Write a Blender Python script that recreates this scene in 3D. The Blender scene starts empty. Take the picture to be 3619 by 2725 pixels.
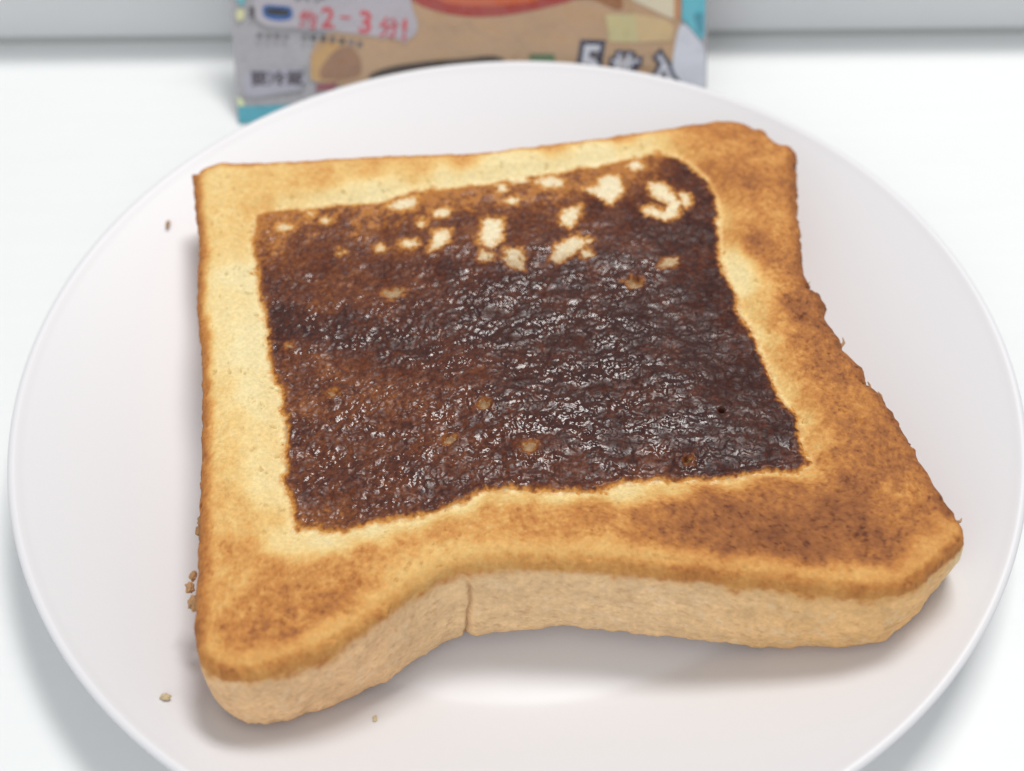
import bpy, bmesh, math, random
import numpy as np
from mathutils import Matrix, Vector, noise as mnoise

MM = 0.001
random.seed(4)
RNG = np.random.default_rng(7)
scene = bpy.context.scene
COL = scene.collection

# ------------------------------------------------------------------ camera
cam_data = bpy.data.cameras.new('camera')
cam = bpy.data.objects.new('camera', cam_data)
COL.objects.link(cam)
CAM_LOC = Vector((-1.132, -142.137, 187.102)) * MM
CAM_ROT = Matrix([(0.999799, 0.020043, 0.0), (-0.015678, 0.782078, -0.622983), (-0.012486, 0.622858, 0.782235)])
cam.matrix_world = Matrix.Translation(CAM_LOC) @ CAM_ROT.to_4x4()
cam_data.sensor_fit = 'HORIZONTAL'
cam_data.sensor_width = 36.0
cam_data.lens = 36.0 * 4200.0 / 3619.0
cam_data.clip_start = 0.01
cam_data.clip_end = 20.0
cam_data.dof.use_dof = True
cam_data.dof.focus_distance = 0.200
cam_data.dof.aperture_fstop = 10.5
scene.camera = cam

# ------------------------------------------------------------------ room light
world = bpy.data.worlds.new('World')
scene.world = world
world.use_nodes = True
bg = world.node_tree.nodes['Background']
bg.inputs['Color'].default_value = (0.965, 0.985, 1.0, 1)
bg.inputs['Strength'].default_value = 0.45

def area_light(name, loc, target, sx, sy, power, color):
    d = bpy.data.lights.new(name, 'AREA')
    d.shape = 'RECTANGLE'
    d.size, d.size_y, d.energy, d.color = sx, sy, power, color
    o = bpy.data.objects.new(name, d)
    COL.objects.link(o)
    o.location = loc
    o.rotation_euler = (Vector(target) - Vector(loc)).to_track_quat('-Z', 'Y').to_euler()
    return o

area_light('ceiling_lamp', (0.18, 0.40, 1.00), (0.0, 0.0, 0.0), 0.34, 0.20, 7.8, (1.0, 0.985, 0.96))
area_light('front_fill', (-0.22, -0.78, 0.62), (0.0, -0.02, 0.0), 1.2, 0.7, 3.7, (0.92, 0.97, 1.0))  # added fill from the front left, brightens the crust and near table

scene.view_settings.view_transform = 'Standard'
scene.view_settings.look = 'None'
scene.view_settings.exposure = 0.0
scene.view_settings.gamma = 1.0
scene.render.engine = 'CYCLES'
scene.cycles.max_bounces = 8
scene.cycles.use_denoising = True

# ------------------------------------------------------------------ helpers
def srgb(r, g, b):
    f = lambda c: (c / 255 / 12.92) if c / 255 <= 0.04045 else ((c / 255 + 0.055) / 1.055) ** 2.4
    return np.array([f(r), f(g), f(b)])

def smooth(a, b, x):
    t = np.clip((x - a) / (b - a), 0, 1)
    return t * t * (3 - 2 * t)

def value_noise(x, y, seed=0):
    g = np.random.default_rng(seed).random((256, 256)) * 2 - 1
    xi, yi = np.floor(x).astype(int), np.floor(y).astype(int)
    fx, fy = x - xi, y - yi
    fx = fx * fx * fx * (fx * (fx * 6 - 15) + 10)
    fy = fy * fy * fy * (fy * (fy * 6 - 15) + 10)
    a, b = g[xi % 256, yi % 256], g[(xi + 1) % 256, yi % 256]
    c, d = g[xi % 256, (yi + 1) % 256], g[(xi + 1) % 256, (yi + 1) % 256]
    return a + (b - a) * fx + (c - a) * fy + (a - b - c + d) * fx * fy

def fbm(x, y, size, octaves=3, seed=0, gain=0.5):
    ca, sa = math.cos(0.6), math.sin(0.6)
    v = np.zeros_like(x)
    amp, tot = 1.0, 0.0
    px, py = (0.83 * x - 0.56 * y) / size, (0.56 * x + 0.83 * y) / size
    for k in range(octaves):
        v += amp * value_noise(px + 17.3 * k, py + 5.1 * k, seed + k * 31)
        tot += amp
        amp *= gain
        px, py = 2.03 * (ca * px - sa * py), 2.03 * (sa * px + ca * py)
    return v / tot * 1.5

def pebbles(x, y, size, seed=0):
    """rounded domes packed side by side, 0 in the creases to 1 on top"""
    g = np.random.default_rng(seed).random((128, 128, 3))
    px, py = x / size, y / size
    xi, yi = np.floor(px).astype(int), np.floor(py).astype(int)
    best = np.full(x.shape, 9.0)
    for dx in (-1, 0, 1):
        for dy in (-1, 0, 1):
            c = g[(xi + dx) % 128, (yi + dy) % 128]
            d = (xi + dx + c[:, 0] - px) ** 2 + (yi + dy + c[:, 1] - py) ** 2 + 0.35 * c[:, 2]
            best = np.minimum(best, d)
    return 1 - best

def poly_sd(x, y, poly):
    """signed distance to a closed polygon, positive inside"""
    P = np.asarray(poly, float)
    Q = np.roll(P, -1, 0)
    d2 = np.full(x.shape, 1e18)
    inside = np.zeros(x.shape, bool)
    for (ax, ay), (bx, by) in zip(P, Q):
        ex, ey = bx - ax, by - ay
        wx, wy = x - ax, y - ay
        t = np.clip((wx * ex + wy * ey) / (ex * ex + ey * ey + 1e-12), 0, 1)
        dx, dy = wx - ex * t, wy - ey * t
        d2 = np.minimum(d2, dx * dx + dy * dy)
        if ay != by:
            cond = (ay > y) != (by > y)
            xint = (bx - ax) * (y - ay) / (by - ay) + ax
            inside ^= cond & (x < xint)
    d = np.sqrt(d2)
    return np.where(inside, d, -d)

def scatter_blend(x, y, pts, soft=2.0, power=3.0):
    num = np.zeros_like(x); den = np.zeros_like(x)
    for px, py, v in pts:
        w = 1.0 / ((x - px) ** 2 + (y - py) ** 2 + soft * soft) ** (power)
        num += w * v; den += w
    return num / den

def ramp(t, stops):
    t = np.clip(t, 0, 1)
    xs = [s[0] for s in stops]
    return np.stack([np.interp(t, xs, [s[1][k] for s in stops]) for k in range(3)], -1)

def mix(a, b, t):
    t = np.asarray(t)[..., None]
    return a * (1 - t) + b * t

def grid_faces(nu, nv, wrap_u=False):
    iu = np.arange(nu if wrap_u else nu - 1)
    iv = np.arange(nv - 1)
    I, J = np.meshgrid(iu, iv, indexing='ij')
    I2 = (I + 1) % nu
    return np.stack([I * nv + J, I2 * nv + J, I2 * nv + J + 1, I * nv + J + 1], -1).reshape(-1, 4)

def fast_mesh(name, verts, faces, mat, parent=None, color=None, smooth_shade=True, gloss=None):
    me = bpy.data.meshes.new(name)
    faces = np.asarray(faces, np.int32)
    n, k = faces.shape
    loops = faces.ravel()
    starts = np.arange(n, dtype=np.int32) * k
    totals = np.full(n, k, np.int32)
    me.vertices.add(len(verts))
    me.vertices.foreach_set('co', (np.asarray(verts, np.float64) * MM).astype(np.float32).ravel())
    me.loops.add(len(loops))
    me.loops.foreach_set('vertex_index', loops.astype(np.int32))
    me.polygons.add(n)
    me.polygons.foreach_set('loop_start', starts)
    me.polygons.foreach_set('loop_total', totals)
    me.update(calc_edges=True)
    me.validate()
    if color is not None:
        at = me.color_attributes.new('tone', 'FLOAT_COLOR', 'POINT')
        at.data.foreach_set('color', np.concatenate([color, np.ones((len(color), 1))], 1).astype(np.float32).ravel())
    if gloss is not None:
        ga = me.attributes.new('gloss', 'FLOAT', 'POINT')
        ga.data.foreach_set('value', np.asarray(gloss, np.float32))
    if smooth_shade:
        me.polygons.foreach_set('use_smooth', np.ones(len(me.polygons), bool))
    me.materials.append(mat)
    o = bpy.data.objects.new(name, me)
    COL.objects.link(o)
    if parent is not None:
        o.parent = parent
    return o

def tag(o, label=None, cat=None, kind=None, group=None):
    if label: o['label'] = label
    if cat: o['category'] = cat
    if kind: o['kind'] = kind
    if group: o['group'] = group
    return o

# ------------------------------------------------------------------ materials
def new_mat(name):
    m = bpy.data.materials.new(name)
    m.use_nodes = True
    nt = m.node_tree
    return m, nt, nt.nodes['Principled BSDF']

def noise_node(nt, scale, detail=3, rough=0.55, stretch=None):
    tc = nt.nodes.new('ShaderNodeTexCoord')
    n = nt.nodes.new('ShaderNodeTexNoise')
    n.inputs['Scale'].default_value = scale
    n.inputs['Detail'].default_value = detail
    n.inputs['Roughness'].default_value = rough
    if stretch:
        mp = nt.nodes.new('ShaderNodeMapping')
        mp.inputs['Scale'].default_value = stretch
        nt.links.new(tc.outputs['Object'], mp.inputs['Vector'])
        nt.links.new(mp.outputs['Vector'], n.inputs['Vector'])
    else:
        nt.links.new(tc.outputs['Object'], n.inputs['Vector'])
    return n

def bump(nt, b, src, strength, dist):
    bp = nt.nodes.new('ShaderNodeBump')
    bp.inputs['Strength'].default_value = strength
    bp.inputs['Distance'].default_value = dist
    nt.links.new(src, bp.inputs['Height'])
    nt.links.new(bp.outputs['Normal'], b.inputs['Normal'])

def tone_material(name, rough, spec, grain, grain_amt, bump_d, sss=0.0, rough_var=0.0):
    m, nt, b = new_mat(name)
    at = nt.nodes.new('ShaderNodeAttribute'); at.attribute_name = 'tone'
    n = noise_node(nt, grain, 4, 0.65)
    mr = nt.nodes.new('ShaderNodeMapRange')
    mr.inputs['From Min'].default_value = 0.3; mr.inputs['From Max'].default_value = 0.7
    mr.inputs['To Min'].default_value = 1 - grain_amt; mr.inputs['To Max'].default_value = 1 + grain_amt
    nt.links.new(n.outputs['Fac'], mr.inputs['Value'])
    mx = nt.nodes.new('ShaderNodeMix'); mx.data_type = 'RGBA'; mx.blend_type = 'MULTIPLY'
    mx.inputs['Factor'].default_value = 1.0
    nt.links.new(at.outputs['Color'], mx.inputs[6]); nt.links.new(mr.outputs['Result'], mx.inputs[7])
    nt.links.new(mx.outputs[2], b.inputs['Base Color'])
    b.inputs['Roughness'].default_value = rough
    b.inputs['Specular IOR Level'].default_value = spec
    if rough_var:
        n2 = noise_node(nt, 260, 3, 0.6)
        m2 = nt.nodes.new('ShaderNodeMapRange')
        m2.inputs['From Min'].default_value = 0.35; m2.inputs['From Max'].default_value = 0.65
        m2.inputs['To Min'].default_value = rough - rough_var; m2.inputs['To Max'].default_value = rough + rough_var
        nt.links.new(n2.outputs['Fac'], m2.inputs['Value'])
        nt.links.new(m2.outputs['Result'], b.inputs['Roughness'])
    bump(nt, b, n.outputs['Fac'], 1.0, bump_d)
    if sss:
        b.inputs['Subsurface Weight'].default_value = sss
        b.inputs['Subsurface Radius'].default_value = (1.0, 0.6, 0.3)
        b.inputs['Subsurface Scale'].default_value = 0.0012
    return m

def plain_material(name, color, rough, spec=0.5, bump_scale=None, bump_d=0.0, vary=0.0, vary_scale=60, stretch=None):
    m, nt, b = new_mat(name)
    b.inputs['Base Color'].default_value = (*color, 1)
    b.inputs['Roughness'].default_value = rough
    b.inputs['Specular IOR Level'].default_value = spec
    if vary:
        n = noise_node(nt, vary_scale, 4, 0.6, stretch)
        cr = nt.nodes.new('ShaderNodeMapRange')
        cr.inputs['From Min'].default_value = 0.3; cr.inputs['From Max'].default_value = 0.7
        cr.inputs['To Min'].default_value = 1 - vary; cr.inputs['To Max'].default_value = 1 + vary * 0.3
        nt.links.new(n.outputs['Fac'], cr.inputs['Value'])
        mx = nt.nodes.new('ShaderNodeMix'); mx.data_type = 'RGBA'; mx.blend_type = 'MULTIPLY'
        mx.inputs['Factor'].default_value = 1.0
        mx.inputs[6].default_value = (*color, 1)
        nt.links.new(cr.outputs['Result'], mx.inputs[7]); nt.links.new(mx.outputs[2], b.inputs['Base Color'])
    if bump_scale:
        n = noise_node(nt, bump_scale, 3, 0.6)
        bump(nt, b, n.outputs['Fac'], 1.0, bump_d)
    return m

M_TOP = tone_material('toasted_crumb', 0.72, 0.25, 1500, 0.13, 0.00009, 0.12)
_nt = M_TOP.node_tree; _b = _nt.nodes['Principled BSDF']
_ga = _nt.nodes.new('ShaderNodeAttribute'); _ga.attribute_name = 'gloss'
_gm = _nt.nodes.new('ShaderNodeMapRange')
_gm.inputs['To Min'].default_value = 0.74; _gm.inputs['To Max'].default_value = 0.20
_nt.links.new(_ga.outputs['Fac'], _gm.inputs['Value']); _nt.links.new(_gm.outputs['Result'], _b.inputs['Roughness'])
M_WALL = tone_material('pale_crust', 0.70, 0.25, 1300, 0.10, 0.00007, 0.08)
M_CHOC = tone_material('baked_chocolate', 0.27, 0.38, 3200, 0.26, 0.00002)
_nt = M_CHOC.node_tree; _b = _nt.nodes['Principled BSDF']
_ga = _nt.nodes.new('ShaderNodeAttribute'); _ga.attribute_name = 'gloss'
_gm = _nt.nodes.new('ShaderNodeMapRange')
_gm.inputs['To Min'].default_value = 0.60; _gm.inputs['To Max'].default_value = 0.17
_gs = _nt.nodes.new('ShaderNodeMapRange')
_gs.inputs['To Min'].default_value = 0.12; _gs.inputs['To Max'].default_value = 0.37
_nt.links.new(_ga.outputs['Fac'], _gs.inputs['Value']); _nt.links.new(_gs.outputs['Result'], _b.inputs['Specular IOR Level'])
_nt.links.new(_ga.outputs['Fac'], _gm.inputs['Value']); _nt.links.new(_gm.outputs['Result'], _b.inputs['Roughness'])
M_PLATE = plain_material('plate_glaze', (0.725, 0.715, 0.735), 0.42, 0.5, 1500, 0.000016, 0.0)
M_TABLE = plain_material('white_table_laminate', (0.815, 0.825, 0.825), 0.42, 0.4, 900, 0.00001, 0.012, 26, (1, 9, 1))
M_WALLB = plain_material('grey_white_wall', (0.68, 0.685, 0.70), 0.6, 0.3, 300, 0.00003, 0.03, 14)
M_SEAM = plain_material('grey_sealant', (0.46, 0.47, 0.46), 0.7)
M_CRUMB = plain_material('crumb_brown', (0.42, 0.24, 0.11), 0.8, 0.2, 2500, 0.0001, 0.3, 900)
M_CRUMB2 = plain_material('crumb_pale', (0.62, 0.49, 0.30), 0.8, 0.2, 2500, 0.0001, 0.2, 900)
M_FLAKE = plain_material('crust_flake_brown', (0.48, 0.28, 0.14), 0.8, 0.2, 2500, 0.0001, 0.3, 900)

# ------------------------------------------------------------------ the setting
def quad_mesh(name, pts, mat, parent=None):
    me = bpy.data.meshes.new(name)
    me.from_pydata([tuple(c * MM for c in p) for p in pts], [], [tuple(range(len(pts)))])
    me.materials.append(mat)
    o = bpy.data.objects.new(name, me); COL.objects.link(o)
    if parent is not None: o.parent = parent
    return o

def box_mesh(name, lo, hi, mat, bevel=0.0, parent=None, shear=0.0):
    bm = bmesh.new()
    bmesh.ops.create_cube(bm, size=1)
    for v in bm.verts:
        v.co = Vector([(lo[i] + hi[i]) / 2 + v.co[i] * (hi[i] - lo[i]) for i in range(3)])
        v.co.y += shear * v.co.x
        v.co *= MM
    if bevel:
        bmesh.ops.bevel(bm, geom=bm.edges[:], offset=bevel * MM, segments=3, affect='EDGES')
    me = bpy.data.meshes.new(name); bm.to_mesh(me); bm.free()
    me.materials.append(mat)
    o = bpy.data.objects.new(name, me); COL.objects.link(o)
    if parent is not None: o.parent = parent
    return o

SH = -0.0168
WALL_Y = 121.2
tag(box_mesh('table', (-900, -800, -25), (900, 420, 0), M_TABLE, 1.0), kind='structure', label='white laminate table top under the plate')
tag(box_mesh('wall', (-880, WALL_Y + 1.0, 2.2), (880, WALL_Y + 18, 26), M_WALLB, 0.6, shear=SH), kind='structure', label='low grey-white back wall behind the bag')
tag(box_mesh('wall_joint', (-880, WALL_Y + 2.2, -1), (880, WALL_Y + 16, 2.6), M_SEAM, 0.0, shear=SH), kind='structure', label='thin grey joint where the wall meets the table')

# ------------------------------------------------------------------ plate
def plate_z(r):
    return 4 + 12 * np.clip((r - 62) / 30, 0, 1) ** 1.25

def build_plate():
    prof = [(0.001, 4.0), (20, 4.0), (40, 4.0), (50, 4.0), (58, 4.0)]
    prof += [(r, float(plate_z(r))) for r in np.linspace(61, 90.2, 30)]
    prof += [(90.8, 15.48), (91.2, 15.62), (91.6, 15.64), (92.0, 15.45), (92.25, 15.05), (92.2, 14.6), (91.8, 14.0), (91.0, 13.5)]
    prof += [(r, float(plate_z(r)) - 2.6 + (0 if r > 60 else 0)) for r in np.linspace(89.5, 66, 14)]
    prof += [(54, 1.6), (53, 0.5), (52.3, 0.0), (50.8, 0.0), (50.2, 0.5), (49.6, 1.3), (30, 1.4), (0.001, 1.4)]
    n = 288
    prof = np.array(prof)
    a = np.linspace(0, 2 * math.pi, n, endpoint=False)
    v = np.stack([np.cos(a)[:, None] * prof[None, :, 0], np.sin(a)[:, None] * prof[None, :, 0],
                  np.repeat(prof[None, :, 1], n, 0)], -1).reshape(-1, 3)
    o = fast_mesh('plate', v, grid_faces(n, len(prof), True), M_PLATE)
    o.location = (-0.4 * MM, 0, 0); o.scale = (1.004, 1.004, 1)
    return tag(o, 'round white coupe plate with the toast on it', 'plate')
build_plate()

# ------------------------------------------------------------------ toast
OUTLINE = [(-49.05, -61.29), (-49.75, -58.46), (-50.84, -48.33), (-51.51, -42.35), (-52.44, -36.03), (-53.11, -29.45), (-54.48, -19.03), (-56.12, -7.91), (-57.11, -2.27), (-59.08, 5.86), (-60.59, 16.55), (-61.05, 23.27), (-63.27, 32.67), (-65.39, 42.42), (-66.13, 44.43), (-64.57, 43.54), (-63.73, 45.50), (-59.49, 47.22), (-50.20, 46.94), (-36.51, 47.68), (-26.22, 48.23), (-7.36, 48.53), (-0.73, 49.64), (13.20, 51.56), (23.78, 53.61), (35.15, 55.65), (42.46, 57.24), (46.75, 57.11), (49.92, 55.95), (51.02, 54.11), (52.46, 54.66), (53.42, 51.95), (54.60, 49.56), (57.23, 49.19), (58.18, 47.41), (58.22, 45.23), (56.57, 34.15), (55.61, 28.31), (55.11, 21.51), (54.48, 18.27), (54.38, 13.97), (53.79, 12.54), (55.00, 10.95), (54.69, 9.65), (53.65, 8.62), (55.39, 8.22), (56.48, 6.55), (56.92, 4.23), (56.25, 2.42), (55.50, 1.53), (56.73, -0.53), (57.93, -3.55), (58.20, -5.19), (57.38, -6.04), (59.56, -8.89), (60.73, -11.66), (60.99, -14.78), (62.90, -17.18), (64.13, -22.20), (65.67, -28.97), (67.17, -34.10), (68.88, -39.52), (69.86, -43.03), (69.96, -45.00), (69.19, -46.59), (66.63, -48.70), (63.53, -51.10), (61.16, -52.99), (58.50, -54.37), (54.48, -54.91), (50.95, -54.83), (47.48, -54.44), (43.34, -53.71), (40.57, -53.24), (33.57, -52.28), (26.54, -51.23), (19.44, -50.26), (12.29, -49.44), (5.10, -48.86), (-2.13, -48.37), (-5.76, -48.37), (-8.29, -48.64), (-9.38, -48.78), (-11.18, -49.23), (-13.32, -50.33), (-16.49, -52.28), (-21.28, -56.53), (-25.95, -60.43), (-29.92, -62.83), (-35.20, -65.16), (-39.16, -66.39), (-41.86, -66.62), (-44.60, -66.42), (-46.68, -65.20), (-48.16, -63.55)]
BOTTOM = [(999.00, 999.00), (999.00, 999.00), (999.00, 999.00), (999.00, 999.00), (999.00, 999.00), (999.00, 999.00), (999.00, 999.00), (999.00, 999.00), (999.00, 999.00), (999.00, 999.00), (999.00, 999.00), (999.00, 999.00), (999.00, 999.00), (999.00, 999.00), (999.00, 999.00), (999.00, 999.00), (999.00, 999.00), (999.00, 999.00), (999.00, 999.00), (999.00, 999.00), (999.00, 999.00), (999.00, 999.00), (999.00, 999.00), (999.00, 999.00), (999.00, 999.00), (999.00, 999.00), (999.00, 999.00), (999.00, 999.00), (999.00, 999.00), (999.00, 999.00), (999.00, 999.00), (999.00, 999.00), (999.00, 999.00), (999.00, 999.00), (999.00, 999.00), (999.00, 999.00), (999.00, 999.00), (999.00, 999.00), (999.00, 999.00), (999.00, 999.00), (999.00, 999.00), (999.00, 999.00), (999.00, 999.00), (999.00, 999.00), (999.00, 999.00), (999.00, 999.00), (999.00, 999.00), (999.00, 999.00), (999.00, 999.00), (999.00, 999.00), (999.00, 999.00), (999.00, 999.00), (999.00, 999.00), (999.00, 999.00), (999.00, 999.00), (999.00, 999.00), (999.00, 999.00), (999.00, 999.00), (999.00, 999.00), (999.00, 999.00), (999.00, 999.00), (999.00, 999.00), (999.00, 999.00), (73.79, -39.69), (72.25, -41.71), (69.92, -44.52), (67.20, -47.31), (64.67, -50.65), (61.84, -53.41), (57.52, -56.61), (53.67, -56.60), (49.53, -56.11), (44.55, -55.75), (41.69, -55.42), (35.75, -54.58), (28.22, -53.50), (20.65, -52.33), (13.03, -51.14), (6.10, -50.48), (-1.66, -51.16), (-5.37, -51.50), (-8.15, -51.69), (-9.39, -51.08), (-11.31, -51.62), (-13.60, -53.09), (-17.35, -55.82), (-22.13, -59.21), (-27.23, -61.88), (-31.73, -64.31), (-36.73, -66.81), (-40.33, -68.25), (-43.33, -68.77), (-45.51, -68.10), (-47.56, -66.71), (-49.85, -63.55)]
SPREAD = [(-49.76, 32.15), (-41.94, 32.85), (-30.40, 33.45), (-25.47, 34.25), (-20.60, 37.08), (-12.34, 37.80), (-2.27, 39.43), (5.93, 41.69), (16.19, 43.49), (23.13, 45.27), (30.18, 47.65), (33.47, 46.25), (36.43, 42.88), (38.69, 38.76), (40.08, 33.40), (39.82, 27.58), (39.27, 21.70), (38.72, 17.22), (39.57, 11.50), (40.88, 7.68), (40.37, 3.88), (41.73, 0.22), (42.87, -4.66), (44.12, -12.25), (45.29, -17.20), (46.97, -20.55), (46.91, -24.26), (46.84, -27.90), (47.84, -30.64), (45.42, -32.34), (38.85, -32.54), (33.29, -33.78), (26.12, -33.61), (17.09, -33.75), (10.92, -35.77), (2.67, -35.13), (-3.28, -34.62), (-5.77, -34.56), (-8.48, -36.74), (-13.76, -38.56), (-19.07, -39.92), (-24.37, -40.58), (-28.27, -41.95), (-33.62, -41.49), (-35.77, -41.44), (-36.94, -37.04), (-38.80, -32.13), (-39.68, -23.66), (-40.22, -18.35), (-41.44, -12.85), (-43.56, -9.05), (-44.73, -3.66), (-45.20, 0.53), (-46.84, 6.70), (-48.53, 13.09), (-49.93, 19.71), (-51.11, 26.57), (-50.94, 31.26)]
BARE = [
    [(-5.92, 28.94), (-2.00, 28.60), (-2.71, 22.61), (-4.65, 20.86), (-6.89, 21.82), (-6.57, 25.01)],
    [(-6.25, 20.00), (-4.50, 19.51), (-4.35, 17.72), (-6.25, 17.25), (-7.20, 17.80)],
    [(-1.78, 20.33), (1.42, 20.46), (1.61, 14.92), (-0.58, 15.20), (-2.29, 17.67)],
    [(6.73, 17.19), (7.84, 21.41), (11.46, 23.58), (14.92, 22.11), (12.25, 19.93), (9.94, 18.21), (8.61, 16.92)],
    [(12.56, 19.92), (14.47, 19.87), (14.54, 18.30), (12.78, 17.91)],
    [(9.88, 31.57), (13.54, 32.42), (12.34, 28.18), (10.77, 25.90), (9.19, 26.87), (8.78, 28.99)],
    [(13.79, 37.27), (16.85, 38.16), (17.68, 40.63), (21.07, 41.03), (21.96, 37.03), (20.95, 34.61), (19.13, 32.25), (16.65, 34.74)],
    [(27.25, 38.35), (30.25, 38.26), (31.63, 35.27), (32.99, 32.33), (31.89, 28.09), (29.55, 27.45), (26.10, 28.96), (24.97, 31.13), (26.96, 31.31), (29.80, 30.04), (30.36, 32.41), (27.24, 34.43)],
    [(33.29, 35.22), (34.89, 34.69), (35.12, 32.27), (33.79, 30.63), (32.82, 32.33)],
    [(-15.96, 25.74), (-12.40, 25.87), (-12.68, 22.89), (-14.25, 21.35), (-16.46, 20.29), (-15.89, 22.99)],
    [(-22.31, 22.71), (-21.07, 23.82), (-19.13, 23.53), (-18.76, 22.16), (-20.33, 21.39)],
    [(-26.79, 22.39), (-25.86, 23.04), (-25.01, 22.11), (-25.43, 20.99), (-26.57, 21.25)],
    [(-18.96, 28.15), (-18.01, 29.06), (-17.10, 28.09), (-17.61, 26.71), (-18.76, 26.98)],
    [(-1.87, 34.31), (-0.60, 35.34), (1.05, 34.71), (0.70, 33.27), (-0.96, 33.08)],
    [(-25.72, 32.84), (-22.84, 34.93), (-19.21, 35.55), (-19.42, 31.94), (-23.02, 31.57)],
    [(-15.93, 30.89), (-14.16, 32.51), (-12.33, 31.50), (-13.12, 29.62), (-15.41, 29.69)],
    [(-24.84, 9.64), (-23.04, 10.78), (-20.99, 10.17), (-21.25, 8.91), (-22.92, 8.33)],
    [(20.55, 11.59), (21.86, 12.41), (23.40, 12.15), (23.12, 10.66), (21.69, 10.28)],
    [(27.44, 15.30), (28.57, 17.24), (30.80, 17.40), (30.64, 15.86), (28.65, 14.83)],
    [(-3.56, 38.77), (-1.54, 39.20), (-1.40, 36.98), (-3.24, 36.79)],
    [(4.19, 40.03), (7.60, 41.43), (10.25, 40.35), (9.83, 38.37), (6.13, 37.74)],
    [(-1.85, 41.71), (2.89, 42.07), (3.16, 39.56), (-0.87, 39.18)],
    [(-5.10, -17.24), (-5.36, -17.76), (-5.98, -17.96), (-6.60, -17.73), (-6.86, -17.19), (-6.60, -16.67), (-5.98, -16.46), (-5.36, -16.70)],
    [(-11.15, -24.37), (-11.32, -24.74), (-11.75, -24.89), (-12.18, -24.72), (-12.37, -24.34), (-12.20, -23.96), (-11.77, -23.81), (-11.34, -23.98)],
    [(2.53, -26.62), (2.22, -27.15), (1.50, -27.35), (0.80, -27.11), (0.52, -26.57), (0.82, -26.03), (1.54, -25.82), (2.25, -26.07)],
    [(-31.64, -14.03), (-31.79, -14.38), (-32.18, -14.52), (-32.60, -14.36), (-32.80, -14.00), (-32.66, -13.64), (-32.26, -13.50), (-31.84, -13.66)],
    [(28.00, -29.69), (27.86, -29.93), (27.56, -30.02), (27.29, -29.92), (27.20, -29.67), (27.35, -29.43), (27.64, -29.33), (27.91, -29.44)],
    [(-43.37, 27.77), (-43.76, 26.96), (-44.88, 26.65), (-46.07, 27.02), (-46.64, 27.86), (-46.25, 28.68), (-45.12, 28.99), (-43.93, 28.61)],
    [(-39.33, 31.32), (-39.52, 30.82), (-40.09, 30.63), (-40.69, 30.85), (-40.98, 31.36), (-40.78, 31.86), (-40.22, 32.06), (-39.61, 31.83)],
    [(-36.16, 29.38), (-36.38, 28.81), (-37.00, 28.59), (-37.66, 28.84), (-37.97, 29.44), (-37.75, 30.01), (-37.13, 30.24), (-36.47, 29.98)],
    [(-32.70, 20.72), (-32.88, 20.33), (-33.38, 20.18), (-33.90, 20.36), (-34.14, 20.76), (-33.96, 21.15), (-33.46, 21.30), (-32.94, 21.12)],
    [(-17.51, 27.41), (-17.71, 26.93), (-18.23, 26.74), (-18.75, 26.96), (-18.98, 27.46), (-18.78, 27.95), (-18.27, 28.14), (-17.74, 27.92)],
    [(-40.53, -3.23), (-40.63, -3.47), (-40.93, -3.56), (-41.24, -3.45), (-41.39, -3.21), (-41.29, -2.97), (-40.99, -2.88), (-40.68, -2.99)],
    [(26.69, 43.60), (26.10, 42.54), (24.87, 42.13), (23.71, 42.61), (23.29, 43.70), (23.87, 44.77), (25.11, 45.18), (26.28, 44.70)],
    [(9.78, 39.62), (9.20, 38.76), (7.88, 38.43), (6.59, 38.84), (6.08, 39.73), (6.65, 40.60), (7.97, 40.93), (9.27, 40.52)]]
PITS = [(22.33, 11.74, 1.70, 1.00), (-5.98, -17.32, 1.70, 0.90), (-11.76, -24.45, 1.20, 0.70), (1.52, -26.69, 1.60, 0.50), (27.60, -29.68, 1.00, 1.10), (34.56, -19.44, 0.80, 1.10), (-22.86, 9.66, 2.20, 0.50), (-32.22, -14.01, 1.20, 0.40), (29.54, 16.13, 1.20, 0.40), (-20.51, 22.64, 1.50, 0.30), (-0.29, 18.32, 2.00, 0.35), (-31.86, -37.78, 1.00, 0.20)]
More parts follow.
